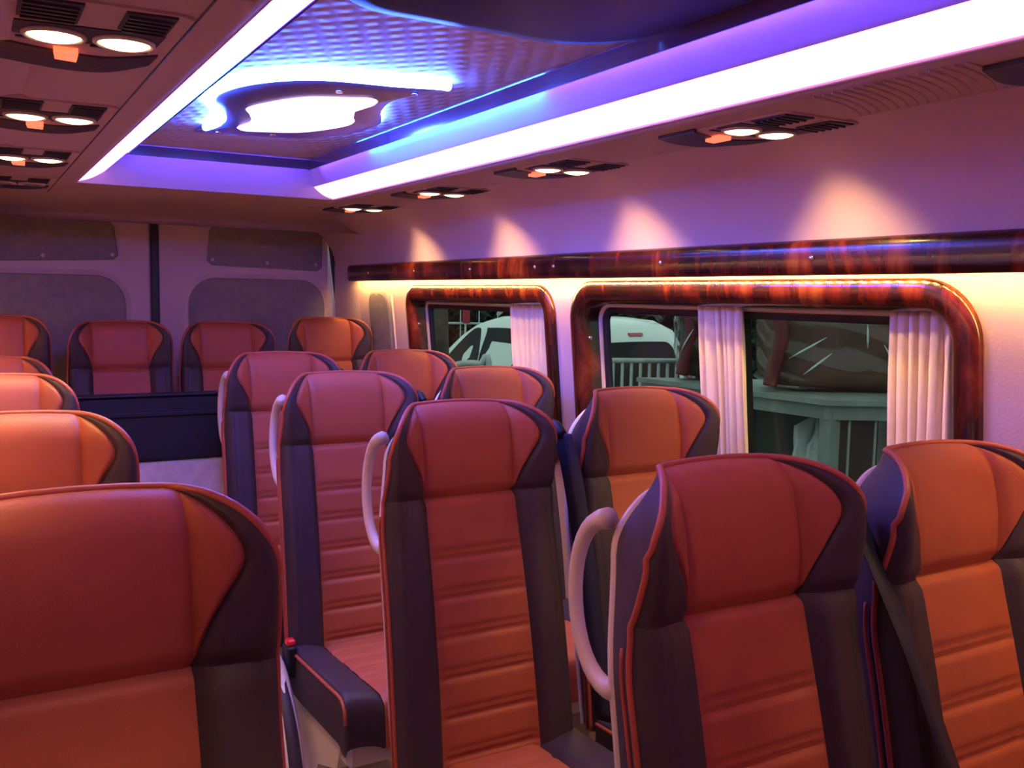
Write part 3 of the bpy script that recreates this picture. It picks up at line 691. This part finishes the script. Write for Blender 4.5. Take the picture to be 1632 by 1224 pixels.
# ================================================================== OUTSIDE
ZG = -0.65
tag(MB().box(-4, 40, -12, 40, ZG - .05, ZG).build('ground', GROUND, None, False), 'dark asphalt outside the windows', 'ground', kind='structure')
def car(name, lab, loc, rz, rails=True):
    root = empty(name, loc, rz)
    top = [(0.0, .95), (.05, 1.25), (.14, 1.55), (.26, 1.74), (.42, 1.80), (.9, 1.83), (1.6, 1.83), (2.2, 1.80), (2.55, 1.73), (2.85, 1.58), (3.15, 1.36), (3.40, 1.14), (3.55, 1.06), (3.9, 1.0), (4.15, .90), (4.25, .70)]
    def hwid(z): return 0.85 - 0.02 * sm(.6, .3, z) - 0.185 * max(0, (z - .95) / .85) ** 1.15
    secs = []
    for x, zt in [(-0.02, .93)] + top:
        ring = []
        endt = 1 - 0.12 * sm(.12, 0, x) - .2 * sm(3.9, 4.25, x)
        for k in range(5): z = lerp(.30, min(zt, .95), k / 4); ring.append((hwid(z) * endt, z))
        for k in range(1, 6): z = lerp(min(zt, .95), zt - min(.06, max(.0, (zt - .95) * .15)), k / 5); ring.append((hwid(z) * endt, z))
        w = ring[-1][0]
        for k in range(1, 5): a = k / 4; ring.append((w * (1 - a) - 0, zt if a > .2 else zt - .012))
        ring = ring + [(-a, b) for a, b in ring[-2::-1]]
        secs.append([(x, a, b) for a, b in ring])
    n = len(secs[0]); v = [p for s_ in secs for p in s_]; f = []
    for i in range(len(secs) - 1):
        for k in range(n - 1): f.append((i * n + k, i * n + k + 1, (i + 1) * n + k + 1, (i + 1) * n + k))
    f.append(tuple(range(n))); f.append(tuple((len(secs) - 1) * n + k for k in range(n))[::-1])
    obj('body', v, f, CARW, root)
    def side(poly, nm, m, th=.012):
        for sg in (-1, 1):
            P = catmull(poly, 4, True); q = len(P)
            vv = [(x, sg * (hwid(z) + .004), z) for x, z in P] + [(x, sg * (hwid(z) - .03), z) for x, z in P]
            obj(nm, vv, [tuple(range(q)) if sg > 0 else tuple(range(q))[::-1]] + [(i, (i + 1) % q, q + (i + 1) % q, q + i) for i in range(q)], m, root, False)
    side([(2.42, 1.04), (2.40, 1.56), (2.50, 1.64), (2.70, 1.55), (3.02, 1.30), (3.22, 1.10), (3.15, 1.04)], 'front_side_window', CARG)
    side([(1.40, 1.04), (1.38, 1.58), (1.45, 1.65), (2.20, 1.65), (2.27, 1.58), (2.28, 1.04)], 'rear_side_window', CARG)
    side([(.38, 1.06), (.42, 1.55), (.5, 1.63), (1.20, 1.65), (1.26, 1.58), (1.26, 1.06)], 'quarter_window', CARG)
    # rear window and lamps on the sloping tail
    def tail(z): 
        for (xa, za), (xb, zb) in zip(top, top[1:]):
            if za <= z <= zb: return lerp(xa, xb, (z - za) / (zb - za))
        return 0.0
    def rear(poly, nm, m, out=.012):
        q = len(poly); vv = [(tail(z) - out, y, z) for y, z in poly] + [(tail(z) + .05, y, z) for y, z in poly]
        return obj(nm, vv, [tuple(range(q))] + [(i, (i + 1) % q, q + (i + 1) % q, q + i) for i in range(q)], m, root, False)
    rear(catmull([(-.60, 1.0), (-.58, 1.38), (-.50, 1.53), (-.3, 1.555), (.3, 1.555), (.50, 1.53), (.58, 1.38), (.60, 1.0)], 3), 'rear_window', CARG)
    rear([(-.11, 1.625), (.11, 1.625), (.11, 1.66), (-.11, 1.66)], 'brake_light', TAIL, .018)
    for sg in (-1, 1):
        P = [(sg * .80, .70), (sg * .735, .75), (sg * .725, 1.15), (sg * .665, 1.50), (sg * .70, 1.50), (sg * .775, 1.15)]
        rear(P if sg < 0 else P[::-1], 'tail_lamp', TAIL, .02)
        if rails:
            rl = MB(); rl.tube(catmull([(.35, sg * .56, 1.80), (.50, sg * .56, 1.90), (.75, sg * .56, 1.92), (1.2, sg * .56, 1.925), (2.0, sg * .56, 1.91), (2.25, sg * .56, 1.82)], 5), .024, 8); r_ = rl.build('roof_rail', WMETAL, root)
            e_ = MB(); e_.tube(catmull([(.33, sg * .56, 1.80), (.48, sg * .56, 1.895), (.72, sg * .56, 1.92)], 5), .032, 8); e_.build('rail_foot', CARB, r_)
        for xw in (.75, 3.35):
            wh = MB(); wh.tube([(xw, sg * .70, .30), (xw, sg * .87, .30)], .31, 24); w_ = wh.build('wheel', CARB, root)
            hb = MB(); hb.tube([(xw, sg * .872, .30), (xw, sg * .882, .30)], .19, 16); hb.build('hub_cap', WMETAL, w_)
    tag(root, lab, 'car'); return root
# one car parked alongside: its side shows through the smaller window, its tail through the large one
car('parked_car', 'white van-like car with red tail lamps parked outside beyond both windows', (6.16, 8.76, ZG), math.radians(95.9), True)
# trunk, hedge
m = MB(); m.tube(catmull([(2.76, 7.35, ZG), (2.73, 7.28, .3), (2.70, 7.27, 1.2), (2.68, 7.3, 2.4), (2.9, 7.3, 3.4)], 5), lambda t: .14 - .05 * t, 12)
tr = empty('tree', (0, 0, 0)); tag(tr, 'old tree with rough brown trunk outside the smaller window', 'tree'); m.build('trunk', BARK, tr)
m = MB()
def leaf(m, c, s):
    a = Vector((random.gauss(0, 1), random.gauss(0, 1), random.gauss(0, 1))).normalized(); b = a.orthogonal().normalized(); n = len(m.v)
    c = Vector(c); m.v += [tuple(c - a * s), tuple(c + b * s * .45), tuple(c + a * s), tuple(c - b * s * .45)]; m.f.append((n, n + 1, n + 2, n + 3))
for k in range(900):
    leaf(m, (2.9 + random.gauss(0, .8), 7.3 + random.gauss(0, .8), 3.6 + random.gauss(0, .45)), .09)
tag(m.build('foliage', LEAF, tr, False), kind='stuff')
hd = empty('hedge', (0, 0, 0)); tag(hd, 'dark green leafy hedge behind the parked cars', 'hedge')
m = MB()
for k in range(9000):
    t = random.random(); base = Vector((3.6, 20.3, 0)).lerp(Vector((17.1, 10.8, 0)), t); nrm = Vector((-.575, -.818, 0))
    base += nrm * random.uniform(-.55, .3) * (0.6 + .4 * math.sin(t * 37)); leaf(m, (base.x, base.y, ZG + random.random() ** .8 * (2.9 + .3 * math.sin(t * 23))), random.uniform(.06, .15))
tag(m.build('leaves', LEAF, hd, False), kind='stuff')
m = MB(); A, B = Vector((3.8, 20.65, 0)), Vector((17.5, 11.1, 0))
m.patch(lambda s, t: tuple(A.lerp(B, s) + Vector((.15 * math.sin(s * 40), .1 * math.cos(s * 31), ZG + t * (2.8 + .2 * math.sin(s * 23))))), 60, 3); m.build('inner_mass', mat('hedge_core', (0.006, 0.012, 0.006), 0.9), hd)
# white fence behind the side-on car
def fence(name, p0, p1, z0, z1, zr, nb, lab, rr=.03, rb=.014, rails=(0, 1)):
    e = empty(name, (p0[0], p0[1], ZG)); tag(e, lab, 'railing'); A = Vector((0, 0, 0)); B = Vector((p1[0] - p0[0], p1[1] - p0[1], 0))
    for z in zr: MB().tube([tuple(A + Vector((0, 0, z - ZG))), tuple(B + Vector((0, 0, z - ZG)))], rr, 8).build('rail', WMETAL, e)
    for k in range(nb):
        q = A.lerp(B, k / (nb - 1)); MB().tube([(q.x, q.y, z0 - ZG), (q.x, q.y, z1 - ZG)], rb, 6).build('baluster', WMETAL, e)
    return e
fence('fence', (5.5, 16.0), (9.4, 14.0), ZG, 1.38, (.91, 1.19), 14, 'tall white fence standing behind the white car', .022, .012)
sg_ = empty('sign', (7.02, 15.05, ZG)); tag(sg_, 'small red sign fixed to the white fence', 'sign')
MB().box(-.075, .075, -.02, .0, 1.57, 1.81, .008).build('board', mat('sign_red', (0.35, .01, .03), .5), sg_, False); MB().tube([(0, .02, 0), (0, .02, 1.9)], .02, 6).build('post', WMETAL, sg_)
fence('railing', (3.80, 6.32), (4.52, 6.03), ZG, .90, (.905,), 11, 'white steel railing in front of the tail of the white car', .022, .014)
# looped barrier in front of the side-on car
m = MB(); m.tube(catmull([(2.18, 6.08, ZG), (2.19, 6.07, .72), (2.23, 6.04, .88), (2.30, 6.0, .93), (2.42, 5.93, .93), (2.48, 5.89, .86), (2.50, 5.88, ZG)], 6), .024, 8)
o = m.build('hoop_barrier', WMETAL); tag(o, 'rounded white tubular barrier near the tree trunk', 'barrier')
# long white counter
tb = empty('counter', (3.95, 4.11, ZG)); tag(tb, 'long white steel counter outside the large window carrying wrapped bundles', 'counter')
zt = 1.45
c0 = Vector((0, 0)); c1 = Vector((-.13, 1.80)); c2 = Vector((1.75, -1.02)); c3 = c1 + c2
def poly2(pts, z0, z1): return MB().prism([tuple(p) for p in pts], z0, z1)
poly2([c0, c2, c3, c1], zt - .035, zt).build('top', SHADE_STEEL, tb, False)
nrm = Vector((1, .05)) * .05
poly2([c0 + nrm, c0 + nrm * 2, c1 + nrm * 2, c1 + nrm], zt - .13, zt - .035).build('apron', SHADE_STEEL, tb, False)
d2 = c2.normalized(); n2 = Vector((-d2.y, d2.x)) * .04
poly2([c0 + n2, c2 + n2, c2 + n2 * 2, c0 + n2 * 2], zt - .13, zt - .035).build('apron', SHADE_STEEL, tb, False)
for p in (c0 + Vector((.09, .05)), c0 + c1 * .62 + Vector((.1, 0)), c1 + Vector((.1, -.1)), c2 * .97 + n2, c3 * .95):
    MB().box(p.x - .045, p.x + .045, p.y - .045, p.y + .045, 0, zt - .12).build('leg', SHADE_STEEL, tb, False)
for k in range(1, 12):
    p = c2 * (k / 12) + n2 * 1.5; MB().tube([(p.x, p.y, .15), (p.x, p.y, zt - .12)], .009, 6).build('bar', SHADE_STEEL, tb)
poly2([c0 + n2, c2 + n2, c2 + n2 * 2, c0 + n2 * 2], .12, .16).build('rail', SHADE_STEEL, tb, False)
# plastic-wrapped upholstered bundles on the counter
def bundle(name, loc, rz, size, m1, m2, lab, seed):
    e = empty(name, loc, rz); L, Wd_, H = size; tag(e, lab, 'bundle', 'plastic-wrapped bundles')
    def blob(s, t, g):
        a = 2 * pi * s; ca, sa = math.cos(a), math.sin(a); p = 4.5
        r = (abs(ca) ** p + abs(sa) ** p) ** (-1 / p); k = (1 - abs(2 * t - 1) ** 6) ** (1 / 6) if 0 < t < 1 else 0
        return (ca * r * k * (L / 2 + g), sa * r * k * (Wd_ / 2 + g), t * H + g * (t - .0))
    MB().patch(lambda s, t: blob(s, t, 0), 40, 24).build('cushion', m1, e)
    sp = MB()
    sp.tube(catmull([(-L / 2 + .00, -Wd_ / 2 + .04, .04), (-L / 2 + .02, -Wd_ / 2 + .03, H * .2), (-L / 2 + .06, -Wd_ / 2 + .01, H * .45), (-L / 2 + .02, -Wd_ / 2 + .03, H * .75), (-L / 2 + .0, -Wd_ / 2 + .05, H * .97)], 5), .05, 10); sp.build('side_trim', m2, e)
    rnd = random.Random(seed)
    def wr(s, t):
        g = .035 + .014 * math.sin(9 * s * 2 * pi + 14 * t + seed) * math.sin(5 * t * pi) + .012 * math.sin(31 * s + 23 * t)
        return blob(s, min(.999, max(.001, t)), g)
    MB().patch(wr, 90, 50).build('film', FILM, e)
    for k in range(16):                     # film creases in plain white, the glints painted by their colour
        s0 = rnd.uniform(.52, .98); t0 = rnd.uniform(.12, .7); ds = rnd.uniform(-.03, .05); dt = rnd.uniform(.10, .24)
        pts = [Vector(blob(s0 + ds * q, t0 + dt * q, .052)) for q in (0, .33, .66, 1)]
        MB().tube(pts, lambda t: 0.008 * math.sin(pi * (t * .9 + .05)), 5).build('crease_glint', BAG_AND_GLINT, e)
    return e
bundle('wrapped_bundle', (4.66, 4.58, .802), -0.53, (1.22, .62, .85), WRAPB, WRAPR, 'large brown bundle with red edge wrapped in clear plastic on the counter', 3)
bundle('wrapped_bundle', (4.30, 5.60, .802), -0.60, (.46, .40, .80), DARKB, WRAPR, 'dark bundle with red edge wrapped in clear plastic on the counter', 5)
# white bag under the counter, dark shed behind
m = MB()
def bagf(s, t):
    a = 2 * pi * s; r = (.36 - .16 * t ** 2) * (1 + .18 * math.sin(5 * a + 7 * t) + .1 * math.sin(11 * a - 9 * t)); 
    return (r * math.cos(a) * (1 if t < 1 else 0), r * .7 * math.sin(a) * (1 if t < 1 else 0), t * 1.05 + .06 * math.sin(3 * a) * t)
o = m.patch(bagf, 36, 16).build('refuse_bag', BAG_AND_GLINT); o.location = (4.42, 4.62, ZG); o.scale = (.62, .62, 1.15); tag(o, 'crumpled white plastic bag standing under the counter', 'bag')
tag(MB().box(7.6, 7.9, -1.5, 6.4, ZG, 2.8).build('shed_wall', DARKB, None, False), 'dark shed wall behind the counter', 'wall', kind='structure')
